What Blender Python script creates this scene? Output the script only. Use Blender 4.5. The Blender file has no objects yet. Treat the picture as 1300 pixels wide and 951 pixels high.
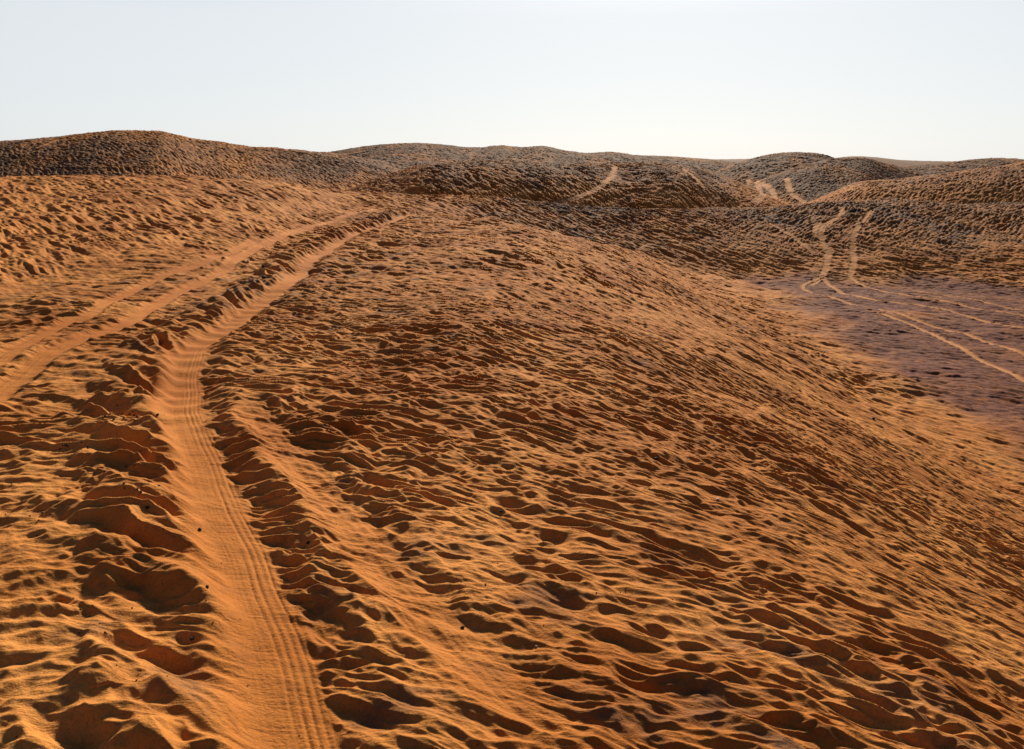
import bpy, math, time
import numpy as np

T0 = time.time()
S = bpy.context.scene
COL = S.collection

# ------------------------------------------------------------------ camera model
# photograph 1300 x 951, horizontal field about 60 degrees, eye 2 m above the near dune
F_PX, CX, CY, PITCH = 1126.0, 650.0, 475.5, math.radians(13.75)
cp, sp = math.cos(PITCH), math.sin(PITCH)

def uv(px, py):
    """pixel of the photograph -> (u, v): x = u*y, z = -v*y along that line of sight"""
    px = np.asarray(px, float); py = np.asarray(py, float)
    a = px - CX; b = CY - py
    fy = F_PX * cp + b * sp
    fz = -F_PX * sp + b * cp
    return a / fy, -fz / fy

# ------------------------------------------------------------------ noise helpers
def h2(ix, iy, seed):
    n = (ix.astype(np.int64) * 374761393 + iy.astype(np.int64) * 668265263 + seed * 1442695041) & 0xFFFFFFFF
    n = ((n ^ (n >> 13)) * 1274126177) & 0xFFFFFFFF
    n = n ^ (n >> 16)
    return n

def r01(n):
    return (n & 0xFFFF).astype(np.float32) / 65535.0

def vn(x, y, seed=0):
    """gradient noise, about -1..1"""
    fx = np.floor(x); fy = np.floor(y)
    ix = fx.astype(np.int64); iy = fy.astype(np.int64)
    tx = (x - fx).astype(np.float32); ty = (y - fy).astype(np.float32)
    sx = tx * tx * tx * (tx * (tx * 6 - 15) + 10); sy = ty * ty * ty * (ty * (ty * 6 - 15) + 10)
    def g(ox, oy):
        a = r01(h2(ix + ox, iy + oy, seed)) * 6.2831853
        return np.cos(a) * (tx - ox) + np.sin(a) * (ty - oy)
    a = g(0, 0); b = g(1, 0); c = g(0, 1); d = g(1, 1)
    return ((a + (b - a) * sx) * (1 - sy) + (c + (d - c) * sx) * sy) * 1.45

def fbm(x, y, seed, octs=3, gain=.5):
    s = 0; a = 1.0
    for k in range(octs):
        s = s + a * vn(x * 2**k + 13.7 * k, y * 2**k - 7.1 * k, seed + k)
        a *= gain
    return s

def hollows(s, t, seed, steep=1.3, flat=.85, rnd=.2, jit=.72):
    """scalloped sand: rounded hollows that meet in sharp crests; +t walls of a hollow are steeper"""
    i0 = np.floor(s).astype(np.int64); j0 = np.floor(t).astype(np.int64)
    best = np.full(s.shape, 9.0, np.float32)
    for di in (-1, 0, 1):
        for dj in (-1, 0, 1):
            i = i0 + di; j = j0 + dj
            n = h2(i, j, seed)
            px = i + .5 + (r01(n) - .5) * jit
            n2 = h2(i, j, seed + 91)
            py = j + .5 + (r01(n2) - .5) * jit
            ds = (s - px).astype(np.float32); dt = (t - py).astype(np.float32)
            dt = np.where(dt > 0, dt * steep, dt * flat)
            d = ds * ds + dt * dt + rnd * r01(n2 >> 8)
            best = np.minimum(best, d)
    return np.sqrt(best + .10)            # about 0..1.1

def sstep(a, b, x):
    if b < a: return 1 - sstep(b, a, x)
    t = np.clip((x - a) / (b - a), 0, 1)
    return t * t * (3 - 2 * t)

def smax(a, b, k):
    h = np.clip(.5 + .5 * (a - b) / k, 0, 1)
    return b + (a - b) * h + k * h * (1 - h)

# ------------------------------------------------------------------ large shapes of the dunes
# crest of each dune: (pixel x, pixel y, distance m, front slope), w = rounding of the crest
def layer(pts, w, back):
    p = np.array(pts, float)
    u, v = uv(p[:, 0], p[:, 1])
    return dict(u=u, v=v, D=p[:, 2], s=p[:, 3], w=w, back=back)

def sm_interp(x, xp, fp):
    """monotone-ish smooth interpolation (cubic Hermite)"""
    xp = np.asarray(xp); fp = np.asarray(fp)
    m = np.gradient(fp, xp)
    i = np.clip(np.searchsorted(xp, x) - 1, 0, len(xp) - 2)
    h = xp[i + 1] - xp[i]; t = np.clip((x - xp[i]) / h, 0, 1)
    return ((2*t**3 - 3*t**2 + 1) * fp[i] + (t**3 - 2*t**2 + t) * h * m[i] +
            (-2*t**3 + 3*t**2) * fp[i+1] + (t**3 - t**2) * h * m[i+1])

L_MID = layer([(-500, 226, 30, .07), (0, 224, 33, .075), (200, 225, 35, .075), (330, 229, 38, .08), (435, 243, 42, .10), (500, 247, 44, .12),
               (570, 251.5, 45.5, .17), (650, 255, 47, .22), (725, 261, 48, .26), (800, 265.5, 48.5, .29), (875, 267, 49, .31), (935, 264.5, 49.5, .32), (1000, 261, 50, .32),
               (1080, 258, 50, .30), (1150, 257, 50.5, .28), (1220, 258.5, 51, .25), (1300, 257.5, 51, .23), (1800, 256, 52, .2)], 3.2, .2)
FAR = [
 ('big', layer([(-500, 196, 110, .26), (-200, 188, 105, .26), (0, 180, 100, .26), (60, 175, 100, .26), (120, 168, 100, .26), (170, 166.5, 100, .26), (205, 168, 100, .26),
    (245, 176, 102, .26), (300, 184, 104, .26), (370, 190, 108, .26), (440, 197, 112, .26), (520, 215, 116, .26), (620, 260, 118, .26), (1800, 300, 120, .26)], 9, .26)),
 ('mound', layer([(-500, 330, 76, .21), (300, 300, 76, .21), (400, 258, 79, .17), (450, 238, 78, .21), (500, 220, 78, .21), (545, 208.5, 76, .21), (600, 205.5, 77, .21),
    (700, 208, 77, .21), (800, 209, 81, .21), (865, 212, 76, .21), (910, 222, 78, .21), (950, 238, 77, .21), (1000, 262, 76, .21), (1100, 300, 76, .2), (1800, 360, 76, .2)], 6, .2)),
 ('ridge', layer([(-500, 240, 170, .18), (200, 235, 170, .18), (380, 200, 165, .18), (435, 190.5, 162, .18), (480, 184, 160, .18), (520, 182, 160, .18), (560, 184, 160, .18), (605, 187.5, 162, .18),
    (640, 185, 165, .18), (662, 187, 165, .18), (690, 185, 165, .18), (715, 190, 165, .18), (745, 194, 165, .18), (775, 193, 168, .18), (805, 197, 170, .18),
    (870, 200, 172, .16), (930, 206, 172, .16), (1000, 215, 172, .16), (1800, 240, 170, .16)], 10, .18)),
 ('knoll', layer([(-500, 330, 118, .27), (780, 262, 118, .27), (880, 232, 118, .27), (925, 213, 118, .27), (955, 202.5, 118, .27), (985, 196, 120, .27), (1015, 193.5, 120, .27), (1040, 196, 120, .27),
    (1075, 206, 122, .27), (1120, 222, 122, .27), (1200, 250, 122, .27), (1800, 330, 122, .27)], 7, .27)),
 ('spur', layer([(-500, 330, 95, .27), (850, 262, 95, .27), (960, 231, 95, .27), (1000, 217, 96, .27), (1035, 206.5, 98, .27), (1068, 200, 100, .27), (1095, 200.5, 100, .27), (1125, 206, 102, .27),
    (1165, 216, 103, .27), (1220, 226, 104, .27), (1300, 240, 104, .27), (1800, 280, 104, .27)], 6, .27)),
 ('right', layer([(-500, 330, 84, .27), (900, 310, 80, .27), (1000, 278, 78, .27), (1040, 254, 77, .27), (1085, 234, 77, .27), (1140, 226.5, 77, .27), (1200, 219.5, 77, .27), (1250, 211, 78, .27), (1300, 204.5, 79, .27),
    (1400, 196, 80, .27), (1800, 205, 84, .27)], 5, .2)),
 ('saddle', layer([(-500, 330, 135, .18), (900, 255, 135, .18), (1040, 222, 135, .18), (1100, 214, 135, .18), (1160, 211, 135, .18), (1195, 207.5, 137, .18), (1235, 203, 140, .18), (1270, 202, 140, .18),
    (1310, 204, 140, .18), (1400, 206, 140, .18), (1800, 220, 140, .18)], 8, .27)),
 ('far', layer([(-500, 205, 300, .12), (400, 205, 300, .12), (700, 199, 300, .12), (780, 196.5, 300, .12), (850, 198.5, 300, .12), (905, 202, 300, .12), (960, 202, 300, .12), (1040, 203, 300, .12),
    (1085, 198.5, 290, .12), (1110, 199.5, 290, .12), (1140, 203, 290, .12), (1200, 205, 290, .12), (1300, 205, 290, .12), (1800, 203, 300, .12)], 12, .1)),
]

def near_plateau(x, y):
    z = -2.0 - 3.5 * (lambda t: t * t * (3 - 2 * t))(np.clip((x + .8) / 11.3, 0, 1)) ** 1.0
    z = z + .066 * np.clip(-7.2 - x, 0, 30) * sstep(0, 6, -6.5 - x)
    z = z - .05 * np.clip(3.2 - y, 0, 3)
    return z

# how far the near dune reaches in each direction before its back slope starts
_cp = np.array([(-500, 190), (0, 200), (300, 215), (420, 238), (480, 258), (540, 268), (650, 287), (750, 309), (870, 333), (950, 349), (1010, 364), (1100, 330), (1300, 300), (1800, 300)], float)
_cu, _cv = uv(_cp[:, 0], _cp[:, 1])
_uu = np.linspace(-1.4, 1.4, 900)
_vv = np.interp(_uu, _cu, _cv)
_yy = np.linspace(8, 60, 1500)
_P = near_plateau(_uu[:, None] * _yy[None, :], _yy[None, :])
_hit = (-_P / _yy[None, :]) <= _vv[:, None]
_NC = np.where(_hit.any(1), _yy[_hit.argmax(1)], 60.0)
_NC = np.minimum(_NC, np.interp(_uu, [-.6, -.3, -.15, -.08], [27, 29, 33, 60]))
_NC = np.convolve(np.pad(_NC, 12, mode='edge'), np.ones(25) / 25, 'valid')

def rad_layer(L, u, y):
    D = sm_interp(u, L['u'], L['D']); v = sm_interp(u, L['u'], L['v']); s = sm_interp(u, L['u'], L['s'])
    H = -v * D
    dr = y - D
    w = L['w']
    # rounded crest, then a slope that eases off towards the foot
    f = s * (np.sqrt(dr * dr + w * w) - w)
    b = L['back'] * (np.sqrt(dr * dr + w * w) - w)
    return H - np.where(dr < 0, f, b)

def macro(x, y, want_id=False):
    ye = np.maximum(y, .3 * np.abs(x) + .4)
    u = np.clip(x / ye, -1.35, 1.35)
    r = ye * np.sqrt(1 + u * u) / np.sqrt(1 + .0)
    nc = np.interp(u, _uu, _NC)
    n = near_plateau(x, y)
    over = np.clip(ye - nc, 0, 200)
    n = n - .30 * (np.sqrt(over * over + 9) - 3)
    base = -.02 * np.clip(ye - 310, 0, 9000) - 5.55 + 1.2 * sstep(60, 140, ye) + .05 * vn(x / 9, y / 9, 5)
    mid = rad_layer(L_MID, u, ye)
    z = smax(n, base, 1.2)
    z = smax(z, mid, .45)
    ids = np.where(mid > n, 2, 1)
    ids = np.where((base + .22 > n) & (base + .15 > mid), 3, ids)
    cur = z
    k = 4
    far_top = np.full(x.shape, -99.0)
    for nm, L in FAR:
        m = ye > 55
        if m.any():
            hz = np.full(x.shape, -99.0)
            hz[m] = rad_layer(L, u[m], ye[m])
            hz = hz - .02 * np.clip(72 - ye, 0, 40) ** 2
            ids = np.where(hz > np.maximum(far_top, cur) , k, ids)
            far_top = np.maximum(far_top, hz)
            z = smax(z, hz, 1.2)
        k += 1
    # unevenness at every larger scale
    z = z + .10 * fbm(x / 3.1, y / 3.1, 40, 2) * sstep(2, 9, ye) * 1.0 + .02 * vn(x / 1.3, y / 1.3, 44)
    z = z + .14 * vn(x / 6, y / 9, 48) * sstep(38, 44, ye) * (1 - sstep(60, 70, ye)) * sstep(-14, -6, x)
    z = z + .2 * vn(x / 17, y / 14, 47) * sstep(62, 75, ye) * (1 - .6 * sstep(140, 200, ye))
    if want_id:
        return z, ids
    return z

def on_ground(px, py, ymin=2.0, ymax=200.0):
    """first place where the line of sight through this pixel meets the large shape"""
    u, v = uv(px, py)
    ys = np.exp(np.linspace(math.log(ymin), math.log(ymax), 3000))
    z = macro(u * ys, ys)
    hit = z >= -v * ys
    k = int(hit.argmax()) if hit.any() else len(ys) - 1
    return float(u * ys[k]), float(ys[k])

# ------------------------------------------------------------------ wheel tracks
# pixels, half width, depth, bank height, smoothing reach, kind
TRACKS = [
 # vehicle A, two wheels of the older pass on the left
 dict(p=[(482, 265), (435, 275), (385, 291), (335, 311), (284, 343), (234, 367), (180, 396), (150, 413), (74, 440), (33, 472), (0, 497), (-70, 560)], w=.12, d=.03, b=.02, sm=.14, k='old', n='upper_left'),
 dict(p=[(330, 300), (274, 325), (201, 352), (151, 377), (117, 396), (84, 409), (40, 431), (0, 455), (-60, 500)], w=.11, d=.025, b=.02, sm=.12, k='old', n='outer'),
 # the fresh rut that comes right up to the camera
 dict(p=[(545, 268.5), (519, 273), (468, 290), (435, 304), (395, 328), (365, 356), (325, 387), (297, 408), (263, 428), (249, 445), (241, 476), (244, 520), (261, 561), (278, 605), (301, 653), (321, 696), (338, 744), (355, 786), (371, 828), (383, 870), (405, 950), (432, 1050)], w=.13, d=.075, b=.02, sm=.26, k='rut', n='rut'),
 # a fainter second pair of marks
 dict(p=[(310, 500), (345, 540), (390, 585), (437, 640), (480, 690), (525, 745), (590, 805), (660, 870), (780, 970)], w=.10, d=.03, b=.01, sm=.20, k='faint', n='faint'),
 # valley floor on the right
 dict(p=[(1045, 352), (1058, 365), (1101, 378), (1154, 385), (1200, 393), (1300, 416), (1400, 440)], w=.14, d=.02, b=.03, sm=.11, k='far', n='v1'),
 dict(p=[(1078, 348), (1095, 362), (1128, 371), (1168, 377), (1217, 386), (1300, 401), (1400, 420)], w=.14, d=.02, b=.03, sm=.11, k='far', n='v2'),
 dict(p=[(1150, 368), (1200, 375), (1250, 383), (1300, 394), (1400, 410)], w=.12, d=.02, b=.03, sm=.10, k='far', n='v3'),
 dict(p=[(1045, 350), (1019, 362), (1029, 371), (1055, 377), (1101, 390), (1160, 405), (1230, 425), (1300, 450), (1380, 480)], w=.12, d=.02, b=.03, sm=.11, k='far', n='v4'),
 dict(p=[(1120, 398), (1151, 410), (1201, 433), (1240, 455), (1283, 474), (1340, 505)], w=.10, d=.02, b=.03, sm=.12, k='far', n='v5'),
 dict(p=[(1030, 362), (1038, 357), (1046, 353)], w=.12, d=.02, b=.03, sm=.11, k='far', n='v6'),
 # up the far side of the valley and over the crest
 dict(p=[(1044, 350), (1050, 332), (1049, 315), (1042, 300), (1045, 288), (1060, 277), (1069, 269), (1068, 263)], w=.16, d=.03, b=.03, sm=.16, k='far', n='c1'),
 dict(p=[(1080, 347), (1084, 330), (1082, 310), (1086, 293), (1092, 280), (1101, 269), (1097, 264)], w=.16, d=.03, b=.03, sm=.16, k='far', n='c2'),
 dict(p=[(1096, 281), (1102, 273), (1106, 267)], w=.14, d=.05, b=.03, sm=.2, k='far', n='c3'),
 dict(p=[(978, 284), (992, 291), (1008, 300), (1022, 311), (1035, 322)], w=.1, d=.012, b=.03, sm=.16, k='far', n='c4'),
 dict(p=[(1040, 283), (1036, 293), (1044, 302)], w=.15, d=.02, b=.02, sm=.25, k='far', n='c5'),
 # on the dunes beyond
 dict(p=[(998, 226), (1001, 236), (1006, 246), (1022, 257)], w=.25, d=.03, b=.05, sm=.3, k='far', n='d1'),
 dict(p=[(950, 228), (963, 236), (968, 246), (958, 257)], w=.25, d=.03, b=.05, sm=.3, k='far', n='d2'),
 dict(p=[(966, 232), (980, 242), (984, 252)], w=.25, d=.03, b=.03, sm=.35, k='far', n='d3'),
 dict(p=[(780, 211), (778, 220), (768, 231), (748, 243), (722, 253), (700, 259)], w=.25, d=.03, b=.03, sm=.3, k='far', n='d4'),
 dict(p=[(866, 213), (880, 223), (893, 236)], w=.18, d=.05, b=.05, sm=.3, k='far', n='d5'),
 dict(p=[(74, 177), (62, 182), (50, 187)], w=.25, d=.03, b=.03, sm=.35, k='far', n='d6'),
]

def spline(P, step):
    P = np.array(P, float); out = []
    Q = np.vstack([2 * P[0] - P[1], P, 2 * P[-1] - P[-2]])
    for i in range(1, len(Q) - 2):
        a, b, c, d = Q[i-1], Q[i], Q[i+1], Q[i+2]
        n = max(2, int(np.hypot(*(c - b)) / step))
        t = np.linspace(0, 1, n, endpoint=False)[:, None]
        out.append(.5 * ((2*b) + (-a + c) * t + (2*a - 5*b + 4*c - d) * t*t + (-a + 3*b - 3*c + d) * t**3))
    out.append(P[-1:])
    return np.vstack(out)

for T in TRACKS:
    W = []
    for q in T['p']:
        if q[1] > 1000 or q[0] < -100 or q[0] > 1390:
            u, v = uv(*q); yy = 2.0 / v if q[0] < 900 else 5.5 / v
            W.append((float(u) * yy, float(yy)))
        else:
            W.append(on_ground(*q, ymin=(62 if T['n'][0] == 'd' else 2.0)))
    T['line'] = spline(W, .12 if W[0][1] < 40 and T['k'] != 'far' else .5)
    T['label_pts'] = W

def track_fields(x, y):
    """for every track: signed distance from its line and length along it, only where near"""
    res = []
    for T in TRACKS:
        ln = T['line']; reach = 1.75 if T['k'] == 'rut' else max(T['sm'] * 4.2, .7)
        x0, y0 = ln.min(0) - reach; x1, y1 = ln.max(0) + reach
        idx = np.nonzero((x > x0) & (x < x1) & (y > y0) & (y < y1))[0]
        if idx.size == 0:
            res.append(None); continue
        X = x[idx]; Y = y[idx]
        best = np.full(idx.size, 1e9); sd = np.zeros(idx.size); al = np.zeros(idx.size)
        seg = ln[1:] - ln[:-1]; L = np.hypot(seg[:, 0], seg[:, 1]); cum = np.concatenate([[0], np.cumsum(L)])
        for k in range(len(seg)):
            a = ln[k]; m = np.nonzero((X > min(a[0], ln[k+1][0]) - reach) & (X < max(a[0], ln[k+1][0]) + reach) &
                                      (Y > min(a[1], ln[k+1][1]) - reach) & (Y < max(a[1], ln[k+1][1]) + reach))[0]
            if m.size == 0: continue
            dx = X[m] - a[0]; dy = Y[m] - a[1]; ux, uy = seg[k] / max(L[k], 1e-6)
            t = np.clip(dx * ux + dy * uy, 0, L[k])
            ex = dx - t * ux; ey = dy - t * uy
            d = ex * ex + ey * ey
            b = d < best[m]
            mm = m[b]
            best[mm] = d[b]; sd[mm] = np.sqrt(d[b]) * np.sign(ux * ey[b] - uy * ex[b]); al[mm] = cum[k] + t[b]
        ok = best < reach * reach
        res.append((idx[ok], sd[ok], al[ok], cum[-1]))
    return res

# ------------------------------------------------------------------ the whole relief
def rot(x, y, deg):
    a = math.radians(deg); c, s = math.cos(a), math.sin(a)
    return x * c + y * s, -x * s + y * c        # along, across

def ripples(x, y, deg, ls, lt, seed, fine=True):
    """crest lines that wander, fork and close round hollows; the side facing -across is steep"""
    wr = .45 if ls > 1 else 1.0
    wx = x + wr * .10 * vn(x / .8, y / .8, seed + 1) + .035 * vn(x / .27, y / .27, seed + 2)
    wy = y + wr * .10 * vn(x / .8, y / .8, seed + 3) + .035 * vn(x / .27, y / .27, seed + 4)
    s, t = rot(wx, wy, deg)
    n0 = vn(s / ls, t / lt, seed + 6)
    t1 = t + .16 * lt * (1 - np.sqrt(n0 * n0 + .01))          # lean the crests towards the eye
    n1 = vn(s / ls, t1 / lt, seed + 6)
    r = 1.0 * (1 - np.sqrt(n1 * n1 * 3.2 + .013))
    ka = .4 if ls > 1 else 1.0
    s2, t2 = rot(wx + 7.7, wy - 3.1, deg + 16 * ka)
    n2 = vn(s2 / (ls * .50), t2 / (lt * .52), seed + 20)
    r = r + .78 * (1 - np.sqrt(n2 * n2 * 3.2 + .014))
    s3, t3 = rot(wx - 1.7, wy + 5.1, deg - 14 * ka)
    r = r + .36 * hollows(s3 / (ls * .95), t3 / (lt * 1.15), seed + 30)
    n4 = vn(s2 / (ls * .22), t2 / (lt * .26), seed + 40)
    r = r + .34 * (1 - np.sqrt(n4 * n4 * 3.2 + .01))
    return r

RMEAN = 1.5
def relief(x, y, spacing):
    z, ids = macro(x, y, True)
    n = x.size
    ye = np.maximum(y, .3 * np.abs(x) + .4)
    u = x / ye
    # weights of the ripple directions
    wb = np.clip(1 - sstep(-3.2, -1.6, x + .25 * (y - 5) + .5 * vn(x / 1.5, y / 1.5, 61)), 0, 1) * (1 - sstep(13, 20, y)) * (1 - sstep(9, 12, y) * sstep(-6.5, -8.5, x))
    isfar = sstep(38, 48, ye)
    wc = isfar * sstep(.16, .30, u + .03 * vn(x / 8, y / 8, 62)) * (1 - .0 * u)
    wb = wb * (1 - wc)
    wd = (1 - wb) * (1 - wc) * np.maximum(isfar, sstep(11, 14, y) * sstep(-6.2, -8.5, x))
    we = np.clip(1 - wb - wc - wd, 0, 1) * sstep(7.6, 4.8, y + .4 * x) * sstep(-.9, .6, x)
    wa = np.clip(1 - wb - wc - wd - we, 0, 1)
    wf = sstep(80, 105, ye)
    wa, wd, wc = wa * (1 - wf), wd * (1 - wf), wc * (1 - wf)
    wg = wa * sstep(9, 19, y); wa = wa - wg
    R = np.zeros(n, np.float32)
    for w, deg, ls, lt, seed in ((wa, -38, .66, .20, 100), (wg, -40, 1.2, .40, 700), (wd, -54, 1.7, .34, 400), (we, -20, .70, .22, 500), (wb, -7, .85, .31, 200), (wc, 50, 1.05, .28, 300), (wf, -44, 1.3, .46, 600)):
        i = np.nonzero(w > .01)[0]
        if i.size:
            R[i] += (w[i] * ripples(x[i], y[i], deg, ls, lt, seed)).astype(np.float32)
    # amplitude: calmer and rougher patches
    amp = .037 * (1 + .35 * wb * sstep(9, 5, y)) * (1 + .5 * wd + .9 * wg) * (1 + .35 * vn(x / 2.4, y / 2.4, 70) + .2 * vn(x / .9, y / .9, 71))
    amp = amp * (1 + 1.5 * isfar)
    amp = amp * (1 + .5 * wf)
    amp = amp * (1 - .5 * sstep(-4.85, -5.3, z) * (1 - sstep(42, 50, ye)))
    amp = amp * (1 - .85 * sstep(.10, .45, spacing * (1 - .5 * wf)))
    print('meanR', R.mean()) if n > 1000 else None
    bump = (R - RMEAN) * amp
    # scattered deeper pits
    pit = vn(x / .55, y / .42, 77)
    bump = bump - .022 * sstep(.45, 1.0, pit) * (1 - sstep(.10, .45, spacing)) * (ids != 3)
    # wind-drawn streaks between the ripples
    s, t = rot(x, y, -57)
    bump = bump + .006 * fbm(s / 1.6, t / .11, 80, 2) * (1 - sstep(.05, .12, spacing))
    s, t = rot(x, y, -54)
    bump = bump + .030 * wd * (1 - isfar) * vn(s / 2.4, t / .30, 85)
    fresh = np.zeros(n, np.float32); tid = np.zeros(n, np.int32)
    dz = np.zeros(n, np.float32)
    for k, (T, fld) in enumerate(zip(TRACKS, track_fields(x, y))):
        if fld is None: continue
        idx, sd, al, tot = fld
        w, d, b, sm = T['w'], T['d'], T['b'], T['sm']
        wob = .25 * vn(al / .7, sd * 0 + k, 90) + .12 * vn(al / .22, sd / .2, 91)
        a = np.abs(sd) / (1 + wob)
        if T['k'] in ('rut', 'faint'):      # banks: the left one is broad, the right one broken
            left = sd < 0
            near = 1 - sstep(9, 15, y[idx])
            smx = np.where(left, sm * (1 + .35 * near), sm * .42) * (.78 + .22 * (1 - sstep(7.5, 12, y[idx])))
            a_s = a / smx
        else:
            a_s = a / (sm * (1 + (.5 * sstep(15, 25, y[idx]) if T['k'] == 'old' else 0)))
            near = np.zeros(idx.size)
        T_res = .08 if T['n'][0] == 'v' else {'faint': .4, 'far': .28, 'old': .15}.get(T['k'], .08)
        keep = sstep(.35, 1.4, a_s)
        end = sstep(0, .6, al) * sstep(0, .6, tot - al) if T['k'] != 'far' else np.ones(idx.size)
        keep = 1 - (1 - keep) * end
        bump[idx] = bump[idx] * (keep * (1 - T_res) + T_res)
        depth = d * (1 - sstep(w * .7, np.maximum(sm, w * 1.6) * 1.25, a))
        if T['k'] == 'rut':
            depth = d * (1 - sstep(.08, 1.0, np.where(sd < 0, a / (.62 * (1 + .25 * near)), a / .42)))
        bank = b * np.exp(-((a - sm * 1.15) / (sm * .33)) ** 2)
        dd = -depth + bank
        if T['k'] == 'rut':
            # slumped left bank with slanting slides, faint tread lines on the floor
            skew = al + 1.3 * a + .10 * vn(al / .5, a / .4, 89)
            n5 = vn(skew / .40, a / 1.3, 95)
            slump = .12 * (1 - np.sqrt(n5 * n5 * 3 + .01)) * (sd < 0) * sstep(.12, .42, a) * (1 - sstep(.55, .95, a))
            wash = .006 * vn((al + .5 * a) / .28, a / .5, 97) * (1 - sstep(.25, .5, a)) + .008 * np.sin(al * 2 * math.pi / .36 + a * 3) * sstep(6.0, 7.0, y[idx]) * (1 - sstep(12, 15, y[idx])) * (1 - sstep(.15, .4, a))
            o = sd + .02 * vn(al / .8, al * 0, 98)
            br = .5 + .6 * vn(al / .45, o / .03, 96)
            tread = sum(-dp_ * np.exp(-((o - oc) / .0085) ** 2) * bb for oc, dp_, bb in ((-.05, .004, br), (-.012, .0045, .4 + br), (.022, .004, 1.2 - br), (.055, .0055, .35 + br), (.085, .004, br)))
            fineline = .0016 * vn(o / .02, al / 1.2, 99) * (1 - sstep(.10, .25, a))
            dd = dd + slump + wash + (tread + fineline) * (1 - sstep(9, 14, y[idx]))
        win = 1 - sstep(.3, .55, a)
        if T['k'] == 'faint':
            dd = dd + win * (.02 * np.abs(vn((al + a) / .3, a / .6, 92)) + .003 * vn(sd / .03, al / 1.5, 93)) + .008 * vn(al / .3, a / .4, 94) * (1 - sstep(.1, .3, a))
        if T['k'] == 'old':
            dd = dd + .006 * vn((al + .4 * sd) / .3, a / .5, 94) * (1 - sstep(.2, .45, a)) + win * .003 * vn(sd / .03, al / 1.5, 93)
        dz[idx] += dd * end
        f = (1 - sstep(.75, 1.05, a_s)) * end
        fresh[idx] = np.maximum(fresh[idx], f)
        core = (f > .5)
        tid[idx[core]] = k + 1
    return z + bump + dz, ids, fresh, tid, R

def heights_at(x, y):
    x = np.atleast_1d(np.asarray(x, float)); y = np.atleast_1d(np.asarray(y, float))
    return relief(x, y, np.full(x.size, .01))[0]

# ------------------------------------------------------------------ sheet that follows the relief: fine where it is seen close
QUAL = 1.0
def rows():
    r = 1.4; out = [.02, .35, .7, 1.0, 1.2]
    while r < 900:
        out.append(r)
        if r < 13: st = max(.0042, r * .0013)
        elif r < 18: st = r * .0021
        elif r < 40: st = .040 + (r - 18) * .0005
        elif r < 66: st = .05
        elif r < 76: st = .12
        elif r < 108: st = .09
        elif r < 180: st = .20
        elif r < 330: st = .8
        else: st = r * .05
        r += st / QUAL
    out += [1400, 2500, 6000]
    return np.array(out)
def cols():
    fine = math.radians(34.0)
    n = int(2 * fine / (.00098 / QUAL))
    a = list(np.linspace(-fine, fine, n))
    st = a[1] - a[0]; x = fine; ext = []
    while x < math.pi - .03:
        st = min(st * 1.08, .05); x += st; ext.append(min(x, math.pi))
    ext[-1] = math.pi - 1e-4
    return np.array([-e for e in ext[::-1]] + a + ext)
RR, AA = rows(), cols()
NR, NC_ = len(RR), len(AA)
gx = (RR[:, None] * np.sin(AA)[None, :]).ravel(); gy = (RR[:, None] * np.cos(AA)[None, :]).ravel()
spc_r = np.gradient(RR); spc = np.maximum(spc_r[:, None], RR[:, None] * np.gradient(AA)[None, :]).ravel()
N = gx.size
gz = np.zeros(N, np.float32); gid = np.zeros(N, np.int32); gfresh = np.zeros(N, np.float32); gtid = np.zeros(N, np.int32)
for a in range(0, N, 400000):
    sl = slice(a, min(N, a + 400000))
    z, i_, f_, t_, R_ = relief(gx[sl], gy[sl], spc[sl])
    gz[sl] = z; gid[sl] = i_; gfresh[sl] = f_; gtid[sl] = t_
print('grid', NR, NC_, N, round(time.time() - T0, 1), 's')

# normals of the one continuous surface
P = np.stack([gx, gy, gz], 1).astype(np.float32).reshape(NR, NC_, 3)
da = np.empty_like(P); dr = np.empty_like(P)
da[:, 1:-1] = P[:, 2:] - P[:, :-2]; da[:, 0] = P[:, 1] - P[:, 0]; da[:, -1] = P[:, -1] - P[:, -2]
dr[1:-1] = P[2:] - P[:-2]; dr[0] = P[1] - P[0]; dr[-1] = P[-1] - P[-2]
NRM = np.cross(da.reshape(-1, 3), dr.reshape(-1, 3)); NRM /= np.linalg.norm(NRM, axis=1)[:, None] + 1e-12
NRM[NRM[:, 2] < 0] *= -1
NRM = NRM.astype(np.float32)
P = P.reshape(-1, 3)

# zones that steer the colour of the sand: dark coarse grains on wind-swept parts plus painted shade on the mid and far dunes, violet gravelly valley floor, loose sand
ye = np.maximum(gy, 1)
lag_shade = np.clip(.05 + .45 * fbm(gx / 6, gy / 9, 400, 3) + .88 * sstep(58, 72, ye) + .35 * sstep(150, 260, ye), 0, 1)  # far dunes darkened in colour, for coarse grains and for shade
uu = gx / ye
lag_shade = np.clip(lag_shade + (.40 + .28 * sstep(43, 49, gy)) * (gid == 2) * sstep(38, 43, gy) * sstep(-.16, .02, uu), 0, 1)  # shaded face of the middle dune, darkened in the sand colour
lag_shade = lag_shade - .30 * (gid == 9) - .12 * (gid == 5) - .45 * sstep(-1.2, -3.2, gz) * ((gid == 5) | (gid == 4) | (gid == 9))
lag_shade = lag_shade - .8 * np.exp(-((uu - .285 + .012 * vn(gy / 9, gx / 5, 420)) / .028) ** 2) * sstep(54, 60, gy) * (1 - sstep(80, 90, gy))
lag_shade = np.clip(lag_shade - .35 * (gid == 4) * np.exp(-((uu + .33) / .12) ** 2), 0, 1)
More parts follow.
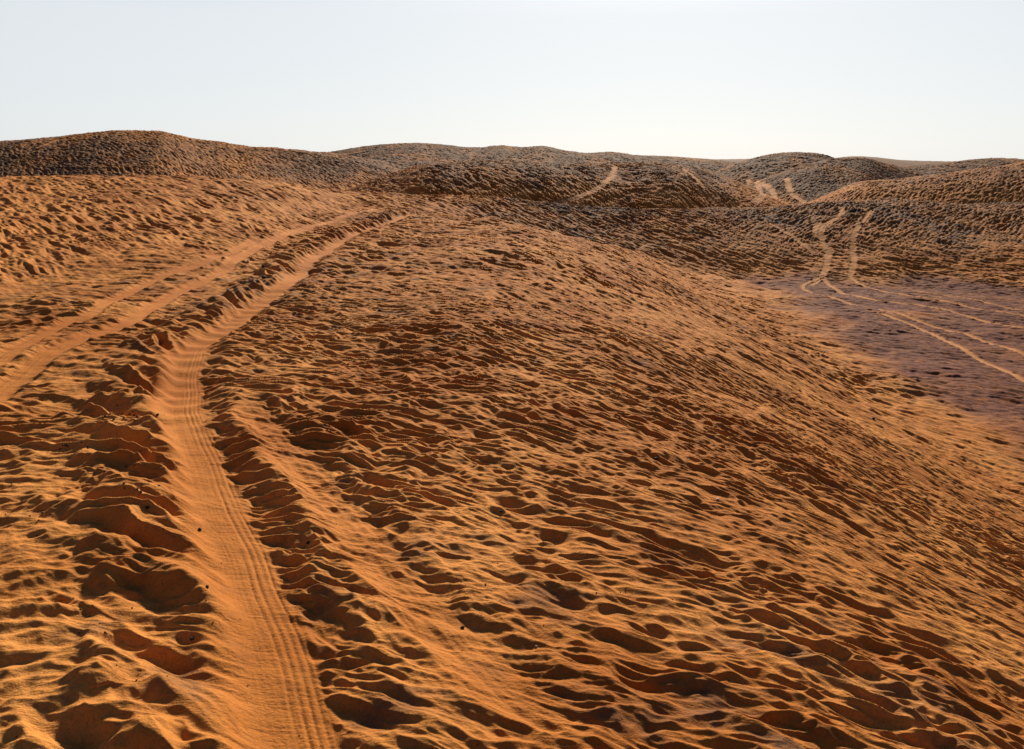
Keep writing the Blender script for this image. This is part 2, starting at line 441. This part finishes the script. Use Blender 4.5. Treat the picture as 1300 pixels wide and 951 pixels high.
val = np.clip(sstep(-4.75, -5.25, gz + .25 * vn(gx / 2.5, gy / 3, 412)) * sstep(0, 2.2, gx - (7.9 + .075 * np.clip(gy - 16, -4, 30)) + 1.4 * vn(gx / 3, gy / 5, 410) + .5 * vn(gx / .8, gy / .9, 411)) * (1 - sstep(40, 46, gy)), 0, 1)
# soften the valley edge along the polar rows
farT = np.isin(gtid, [k + 1 for k, T in enumerate(TRACKS) if T['k'] == 'far'])
ZC = np.stack([lag_shade * (1 - gfresh), val * (1 - .75 * gfresh), gfresh * ~farT, gfresh * farT], 1).astype(np.float32)

# ------------------------------------------------------------------ materials
def sand_material():
    m = bpy.data.materials.new('wind blown sand'); m.use_nodes = True
    nt = m.node_tree; N_ = nt.nodes; L = nt.links
    for n in list(N_): N_.remove(n)
    out = N_.new('ShaderNodeOutputMaterial'); b = N_.new('ShaderNodeBsdfPrincipled')
    L.new(b.outputs[0], out.inputs[0])
    tc = N_.new('ShaderNodeNewGeometry')
    at = N_.new('ShaderNodeAttribute'); at.attribute_name = 'zone'
    sep = N_.new('ShaderNodeSeparateColor'); L.new(at.outputs['Color'], sep.inputs[0])
    def noise(scale, detail=3, rough=.6, vec=None):
        n = N_.new('ShaderNodeTexNoise'); n.inputs['Scale'].default_value = scale
        n.inputs['Detail'].default_value = detail; n.inputs['Roughness'].default_value = rough
        L.new(vec or tc.outputs['Position'], n.inputs['Vector']); return n.outputs['Fac']
    def math_(op, a, b_=None, clamp=False):
        n = N_.new('ShaderNodeMath'); n.operation = op; n.use_clamp = clamp
        for i, q in enumerate((a, b_)):
            if q is None: continue
            if isinstance(q, (int, float)): n.inputs[i].default_value = q
            else: L.new(q, n.inputs[i])
        return n.outputs[0]
    def mix(f, a, b_):
        n = N_.new('ShaderNodeMix'); n.data_type = 'RGBA'
        if isinstance(f, (int, float)): n.inputs['Factor'].default_value = f
        else: L.new(f, n.inputs['Factor'])
        for nm, q in (('A', a), ('B', b_)):
            s_ = [i for i in n.inputs if i.name == nm and i.type == 'RGBA'][0]
            if isinstance(q, tuple): s_.default_value = q + (1,)
            else: L.new(q, s_)
        return [o for o in n.outputs if o.type == 'RGBA'][0]
    def ramp(f, lo, hi):
        n = N_.new('ShaderNodeMapRange'); n.inputs['From Min'].default_value = lo; n.inputs['From Max'].default_value = hi
        L.new(f, n.inputs['Value']); return n.outputs[0]
    orange = mix(ramp(noise(.7, 4), .35, .65), SAND_A, SAND_B)
    # dark grains
    spk = math_('MULTIPLY', ramp(noise(11, 6, .75), .50, .72), .55)
    orange = mix(spk, orange, (.13, .06, .025))
    spk2 = math_('MULTIPLY', ramp(noise(70, 3, .7), .50, .68), .40)
    orange = mix(spk2, orange, (.12, .055, .022))
    mp = N_.new('ShaderNodeMapping'); mp.inputs['Rotation'].default_value = (0, 0, math.radians(57)); mp.inputs['Scale'].default_value = (.8, 1.5, 1)
    L.new(tc.outputs['Position'], mp.inputs['Vector'])
    streak = noise(2.6, 5, .65, mp.outputs[0])
    lag_shade_f = math_('MULTIPLY', ramp(math_('ADD', streak, math_('MULTIPLY', sep.outputs[0], .33)), .58, .86), .92)
    c = mix(lag_shade_f, orange, LAG_SHADE)
    gr = noise(9, 5, .7)
    valc = mix(ramp(gr, .35, .65), VAL_A, VAL_B)
    c = mix(math_('MULTIPLY', sep.outputs[1], ramp(noise(3, 4), .15, .45), True), c, valc)
    c = mix(math_('MULTIPLY', sep.outputs[2], .4), c, FRESH)
    c = mix(math_('MULTIPLY', at.outputs['Alpha'], .55), c, (.42, .20, .075))
    grain = noise(420, 2, .8)
    c = mix(math_('MULTIPLY', ramp(grain, .60, .70), .65), c, (.06, .03, .02))
    c = mix(math_('MULTIPLY', ramp(noise(650, 1), .66, .76), .35), c, (.75, .5, .3))
    L.new(c, b.inputs['Base Color'])
    b.inputs['Roughness'].default_value = .9
    b.inputs['Specular IOR Level'].default_value = .04
    bp = N_.new('ShaderNodeBump'); bp.inputs['Strength'].default_value = 1; bp.inputs['Distance'].default_value = 1
    mq = N_.new('ShaderNodeMapping'); mq.inputs['Rotation'].default_value = (0, 0, math.radians(50)); mq.inputs['Scale'].default_value = (6, 46, 20)
    L.new(tc.outputs['Position'], mq.inputs['Vector'])
    hgt = math_('ADD', math_('ADD', math_('MULTIPLY', noise(60, 4, .6), .0065), math_('MULTIPLY', noise(1.0, 4, .6, mq.outputs[0]), .006)), math_('MULTIPLY', noise(300, 2, .7), .0012))
    L.new(hgt, bp.inputs['Height']); L.new(bp.outputs[0], b.inputs['Normal'])
    return m

SAND_A = (.35, .110, .016); SAND_B = (.54, .215, .048); LAG_SHADE = (.065, .045, .034)
VAL_A = (.068, .021, .013); VAL_B = (.18, .064, .038); FRESH = (.34, .098, .014)
SAND = sand_material()

# ------------------------------------------------------------------ cut the sheet along its landforms
fi = np.arange((NR - 1) * (NC_ - 1)).reshape(NR - 1, NC_ - 1)
a_ = (np.arange(NR - 1)[:, None] * NC_ + np.arange(NC_ - 1)[None, :])
quads = np.stack([a_, a_ + 1, a_ + 1 + NC_, a_ + NC_], -1).reshape(-1, 4)
fid = gid[quads[:, 0]]; ftid = gtid[quads[:, 0]]

def landform(name, label, mask):
    q = quads[mask]
    if len(q) == 0:
        print('EMPTY', name, label); return None
    used = np.zeros(N, bool); used[q.ravel()] = True
    vi = np.nonzero(used)[0]; remap = np.zeros(N, np.int32); remap[vi] = np.arange(len(vi))
    q = remap[q].astype(np.int32)
    me = bpy.data.meshes.new(name)
    me.vertices.add(len(vi)); me.vertices.foreach_set('co', P[vi].ravel())
    me.loops.add(q.size); me.loops.foreach_set('vertex_index', q.ravel())
    me.polygons.add(len(q)); me.polygons.foreach_set('loop_start', np.arange(0, q.size, 4, dtype=np.int32))
    me.update(calc_edges=True)
    me.polygons.foreach_set('use_smooth', np.ones(len(q), bool))
    ca = me.attributes.new('zone', 'FLOAT_COLOR', 'POINT'); ca.data.foreach_set('color', ZC[vi].ravel())
    me.normals_split_custom_set_from_vertices(NRM[vi])
    me.materials.append(SAND)
    o = bpy.data.objects.new(name, me); COL.objects.link(o)
    o['kind'] = 'structure'; o['label'] = label; o['category'] = LCAT.get(name, name)
    return o

LCAT = {'tyre_track': 'wheel track', 'dune': 'sand dune', 'valley_floor': 'valley floor', 'ground': 'sand'}
tid_of = {T['n']: k + 1 for k, T in enumerate(TRACKS)}
groups = [
 (['rut'], 'fresh deep tyre rut with tread lines curving down the near dune to the bottom edge'),
 (['upper_left', 'outer'], 'pair of older smooth wheel tracks curving off to the left below the streaked slope'),
 (['faint'], 'shallow broken wheel track on the near dune just right of the deep rut'),
 (['v1', 'v2', 'v3', 'v4', 'v5', 'v6'], 'pale wheel tracks fanning out over the violet brown valley floor'),
 (['c1', 'c2', 'c3', 'c5'], 'pair of wheel tracks climbing straight up the dune across the valley'),
 (['c4'], 'thin single track slanting down to the foot of the climbing wheel tracks'),
 (['d1', 'd2', 'd3'], 'worn sandy tracks on the low saddle beyond the middle dune crest'),
 (['d4'], 'curved bare track on the broad round mound in the middle distance'),
 (['d5'], 'thin straight track near the right end of the broad round mound'),
 (['d6'], 'short pale track near the top of the highest dune at left'),
]
for names, lab in groups:
    m = np.isin(ftid, [tid_of[n] for n in names])
    landform('tyre_track', lab, m)
free = ftid == 0
landform('ground', 'near orange dune covered in scalloped wind ripples sloping down to the right', free & (fid == 1))
landform('dune', 'long low rippled dune across the valley, orange below and darker along its crest', free & (fid == 2))
landform('valley_floor', 'flat violet brown gravelly floor of the hollow on the right', free & (fid == 3))
LAB = ['highest broad dune on the left skyline, rippled and half lit', 'broad round mound in the middle distance with a curved track on it',
       'long uneven dark ridge on the skyline behind the round mound', 'rounded dark knoll on the skyline right of centre',
       'smaller grey brown spur in front of the rounded knoll', 'orange rippled dune rising to the right edge of the view',
       'low dark dune on the skyline behind the right-hand dune', 'farthest thin line of dunes on the horizon']
for k, lab in enumerate(LAB):
    landform('dune', lab, free & (fid == 4 + k))
print('meshes', round(time.time() - T0, 1), 's')

# ------------------------------------------------------------------ clods, stones and grit lying on the sand
def plain(name, col, rough=.9, bumpy=90):
    m = bpy.data.materials.new(name); m.use_nodes = True
    nt = m.node_tree; b = nt.nodes['Principled BSDF']
    n = nt.nodes.new('ShaderNodeTexNoise'); n.inputs['Scale'].default_value = bumpy; n.inputs['Detail'].default_value = 4
    g = nt.nodes.new('ShaderNodeNewGeometry'); nt.links.new(g.outputs['Position'], n.inputs['Vector'])
    r = nt.nodes.new('ShaderNodeValToRGB'); nt.links.new(n.outputs['Fac'], r.inputs[0])
    r.color_ramp.elements[0].position = .3; r.color_ramp.elements[1].position = .7
    r.color_ramp.elements[0].color = tuple(c * .6 for c in col) + (1,); r.color_ramp.elements[1].color = tuple(c * 1.3 for c in col) + (1,)
    nt.links.new(r.outputs[0], b.inputs['Base Color'])
    b.inputs['Roughness'].default_value = rough; b.inputs['Specular IOR Level'].default_value = .2
    bp = nt.nodes.new('ShaderNodeBump'); bp.inputs['Strength'].default_value = .6; bp.inputs['Distance'].default_value = .004
    nt.links.new(n.outputs['Fac'], bp.inputs['Height']); nt.links.new(bp.outputs[0], b.inputs['Normal'])
    return m
M_DARK = plain('dark sandstone', (.035, .024, .018)); M_CLOD = plain('damp sand crust', (.10, .045, .018)); M_PALE = plain('pale stone', (.55, .50, .44))
import bmesh, random
random.seed(5)
def pebble_mesh(seed, mat, sub=3):
    bm = bmesh.new(); bmesh.ops.create_icosphere(bm, subdivisions=sub, radius=1)
    rs = random.Random(seed); ax = [(rs.gauss(0, 1), rs.gauss(0, 1), rs.gauss(0, 1)) for _ in range(9)]
    pl = []
    for a in ax:
        l = math.sqrt(sum(q * q for q in a)); pl.append((a[0] / l, a[1] / l, a[2] / l, rs.uniform(.62, .95)))
    sx, sy, sz = rs.uniform(.8, 1.25), rs.uniform(.7, 1.0), rs.uniform(.5, .75)
    for v in bm.verts:
        c = v.co
        for p in pl:                                   # broken faces
            d = c.x * p[0] + c.y * p[1] + c.z * p[2]
            if d > p[3]:
                c.x -= p[0] * (d - p[3]) * .85; c.y -= p[1] * (d - p[3]) * .85; c.z -= p[2] * (d - p[3]) * .85
        k = 1 + .06 * math.sin(5 * c.x + seed) * math.sin(6 * c.y) + .05 * math.sin(9 * c.z + 2 * c.x)
        v.co = (c.x * sx * k, c.y * sy * k, c.z * sz * k)
    me = bpy.data.meshes.new('stone'); bm.to_mesh(me); bm.free(); me.materials.append(mat)
    me.polygons.foreach_set('use_smooth', [True] * len(me.polygons))
    return me
def on_relief(px, py):
    """where the line of sight meets the finished sand"""
    u, v = uv(px, py)
    x0, y0 = on_ground(px, py)
    ys = np.linspace(y0 * .9, y0 * 1.08, 260)
    z = heights_at(u * ys, ys)
    hit = z >= -v * ys
    k = int(hit.argmax()) if hit.any() else 130
    return float(u * ys[k]), float(ys[k]), float(z[k])
MES = {('d', i): pebble_mesh(10 + i, M_DARK) for i in range(4)}
MES.update({('c', i): pebble_mesh(30 + i, M_CLOD) for i in range(4)}); MES.update({('p', i): pebble_mesh(50 + i, M_PALE) for i in range(2)})
def put_stone(px, py, size_px, kind, label, group=None, name='stone', cat='stone'):
    x, y, z = on_relief(px, py)
    r = size_px * y / F_PX / 2
    o = bpy.data.objects.new(name, MES[(kind, random.randrange(2 if kind == 'p' else 4))]); COL.objects.link(o)
    o.scale = (r, r, r); o.location = (x, y, z + r * .25); o.rotation_euler = (random.uniform(-.3, .3), random.uniform(-.3, .3), random.uniform(0, 6.28))
    o['label'] = label; o['category'] = cat
    if group: o['group'] = group
SINGLE = [
 (254, 673, 7, 'd', 'dark angular stone on the smooth left bank of the deep rut'),
 (244, 812, 8, 'd', 'dark stone on the ridge left of the rut near the bottom edge'),
 (187, 645, 7, 'd', 'dark stone on a ripple crest some way left of the deep rut'),
 (263, 746, 6, 'd', 'small dark stone at the upper lip of the rut bank'),
 (391, 690, 6, 'd', 'small dark stone just right of the deep rut'),
 (587, 797, 6, 'd', 'dark stone beside the smooth trough at the bottom centre'),
 (636, 650, 5, 'd', 'lone dark stone on the open ripples in the middle of the near dune'),
 (833, 583, 6, 'd', 'lone dark stone on the right-hand slope of the near dune'),
 (482, 395, 5, 'd', 'dark stone on the near dune well beyond the bend of the rut'),
 (1109, 532, 5, 'd', 'small dark stone near the edge of the violet valley floor'),
 (911, 634, 5, 'p', 'pale grey stone on the lower right slope'),
 (681, 821, 3.5, 'p', 'tiny white stone near the bottom centre'),
 (315, 332, 4, 'p', 'small white stone beside the older wheel track'),
 (334, 340, 7, 'd', 'larger dark stone between the old and the fresh wheel tracks'),
 (335, 353, 6, 'd', 'dark stone just in front of the larger one between the tracks'),
 (400, 296, 4, 'd', 'small dark stone between the tracks where they near the crest'),
]
for q in SINGLE: put_stone(*q)
for cx_, cy_, rx, ry, n, lab, grp in (
    (160, 527, 34, 8, 15, 'tiny dark sand clod, one of the cluster beside the bend of the deep rut', 'clods beside the rut bend'),
    (95, 568, 26, 7, 9, 'tiny dark sand clod, one of a line left of the rut above mid height', 'clods in the ripples at left'),
    (150, 592, 30, 6, 6, 'tiny dark sand clod, one of a few lying left of the deep rut', 'clods left of the rut'),
    (175, 622, 25, 8, 8, 'tiny dark sand clod, one of those round the large dark hollow left of the rut', 'clods round the hollow'),
    (60, 655, 40, 16, 8, 'tiny dark sand clod, one of those near the left edge', 'clods near the left edge'),
    (120, 790, 60, 35, 9, 'tiny dark sand clod, one of those in the lower left corner', 'clods in the lower left')):
    for _ in range(n):
        put_stone(cx_ + random.gauss(0, .6) * rx, cy_ + random.gauss(0, .6) * ry, random.uniform(2.2, 4.2), 'd' if random.random() < .5 else 'c', lab, grp, 'sand_clod', 'sand clod')

rg = np.random.default_rng(8)
ng = 7000
gyy = 2.3 + 9.0 * rg.random(ng) ** 1.6; gxx = (rg.random(ng) * 2 - 1) * .75 * gyy
dens = vn(gxx / .9, gyy / .9, 700) + .6 * vn(gxx / .25, gyy / .25, 701) + .25 * rg.standard_normal(ng)
sel = dens > .28; gxx, gyy = gxx[sel], gyy[sel]
gzz = heights_at(gxx, gyy)
base_v = np.array([(1, 0, 0), (-1, 0, 0), (0, 1, 0), (0, -1, 0), (0, 0, 1), (0, 0, -1)], float)
base_f = np.array([(0, 2, 4), (2, 1, 4), (1, 3, 4), (3, 0, 4), (2, 0, 5), (1, 2, 5), (3, 1, 5), (0, 3, 5)])
nn = len(gxx); sz = (.0012 + .0035 * rg.random(nn) ** 2.5)
V = base_v[None] * (sz[:, None, None] * (0.6 + .7 * rg.random((nn, 6, 1)))) + (rg.random((nn, 6, 3)) - .5) * sz[:, None, None] * .7
V = V + np.stack([gxx, gyy, gzz + sz * .3], 1)[:, None, :]
Fc = (base_f[None] + (np.arange(nn) * 6)[:, None, None]).reshape(-1, 3)
me = bpy.data.meshes.new('gravel'); me.from_pydata(V.reshape(-1, 3).tolist(), [], Fc.tolist()); me.materials.append(M_CLOD)
o = bpy.data.objects.new('gravel', me); COL.objects.link(o); o['kind'] = 'stuff'; o['label'] = 'fine dark grit and crumbs scattered over the near sand'; o['category'] = 'grit'

# ------------------------------------------------------------------ camera
cam = bpy.data.cameras.new('camera'); co = bpy.data.objects.new('camera', cam); COL.objects.link(co)
cam.sensor_width = 36; cam.lens = 36 * F_PX / 1300
cam.clip_start = .05; cam.clip_end = 20000
co.location = (0, 0, 0); co.rotation_euler = (math.pi / 2 - PITCH, 0, 0)
S.camera = co

# ------------------------------------------------------------------ daylight: hazy sky, low sun ahead and a little to the right
SUN_EL, SUN_AZ = 27.0, 9.0        # azimuth clockwise from the view direction
w = bpy.data.worlds.new('World'); S.world = w; w.use_nodes = True
nt = w.node_tree; bg = nt.nodes['Background']
sky = nt.nodes.new('ShaderNodeTexSky'); sky.sky_type = 'NISHITA'; sky.sun_disc = False
sky.sun_elevation = math.radians(SUN_EL); sky.sun_rotation = math.radians(SUN_AZ)
sky.air_density = .7; sky.dust_density = 1.0; sky.ozone_density = 3.0; sky.altitude = 0
hz = nt.nodes.new('ShaderNodeMix'); hz.data_type = 'RGBA'; 
gc = nt.nodes.new('ShaderNodeTexCoord'); sx = nt.nodes.new('ShaderNodeSeparateXYZ'); nt.links.new(gc.outputs['Generated'], sx.inputs[0])
mr = nt.nodes.new('ShaderNodeMapRange'); mr.inputs['From Min'].default_value = .14; mr.inputs['From Max'].default_value = .34
mr.inputs['To Min'].default_value = .86; mr.inputs['To Max'].default_value = .0
nt.links.new(sx.outputs['Z'], mr.inputs['Value']); nt.links.new(mr.outputs[0], hz.inputs['Factor'])
ci = [i for i in hz.inputs if i.type == 'RGBA']; nt.links.new(sky.outputs[0], ci[0]); 
# haze is brightest towards the sun, weak on the far side of the sky
dp = nt.nodes.new('ShaderNodeVectorMath'); dp.operation = 'DOT_PRODUCT'; nt.links.new(gc.outputs['Generated'], dp.inputs[0]); dp.inputs[1].default_value = (math.sin(math.radians(SUN_AZ)), math.cos(math.radians(SUN_AZ)), 0)
m2 = nt.nodes.new('ShaderNodeMapRange'); m2.interpolation_type = 'SMOOTHSTEP'; m2.inputs['From Min'].default_value = -.2; m2.inputs['From Max'].default_value = .85; m2.inputs['To Min'].default_value = .12; m2.inputs['To Max'].default_value = 1
nt.links.new(dp.outputs['Value'], m2.inputs['Value'])
hc = nt.nodes.new('ShaderNodeVectorMath'); hc.operation = 'SCALE'; hc.inputs[0].default_value = (9.5, 9.9, 10.05); nt.links.new(m2.outputs[0], hc.inputs['Scale'])
nt.links.new(hc.outputs[0], ci[1])
nt.links.new([o for o in hz.outputs if o.type == 'RGBA'][0], bg.inputs[0]); bg.inputs[1].default_value = .05
sl = bpy.data.lights.new('sun', 'SUN'); so = bpy.data.objects.new('sun', sl); COL.objects.link(so)
sl.energy = 5.0; sl.angle = math.radians(5); sl.color = (1, .90, .74)
# points from the sun towards the scene
ea, aa = math.radians(SUN_EL), math.radians(SUN_AZ)
from mathutils import Vector
d = Vector((-math.sin(aa) * math.cos(ea), -math.cos(aa) * math.cos(ea), -math.sin(ea)))
so.rotation_euler = d.to_track_quat('-Z', 'Y').to_euler()

vs = S.view_settings
vs.view_transform = 'Standard'; vs.look = 'None'; vs.gamma = 1; vs.exposure = .78; vs.use_curve_mapping = False
S.cycles.sample_clamp_direct = 6; S.cycles.max_bounces = 4; S.cycles.diffuse_bounces = 1
print('done', round(time.time() - T0, 1), 's')
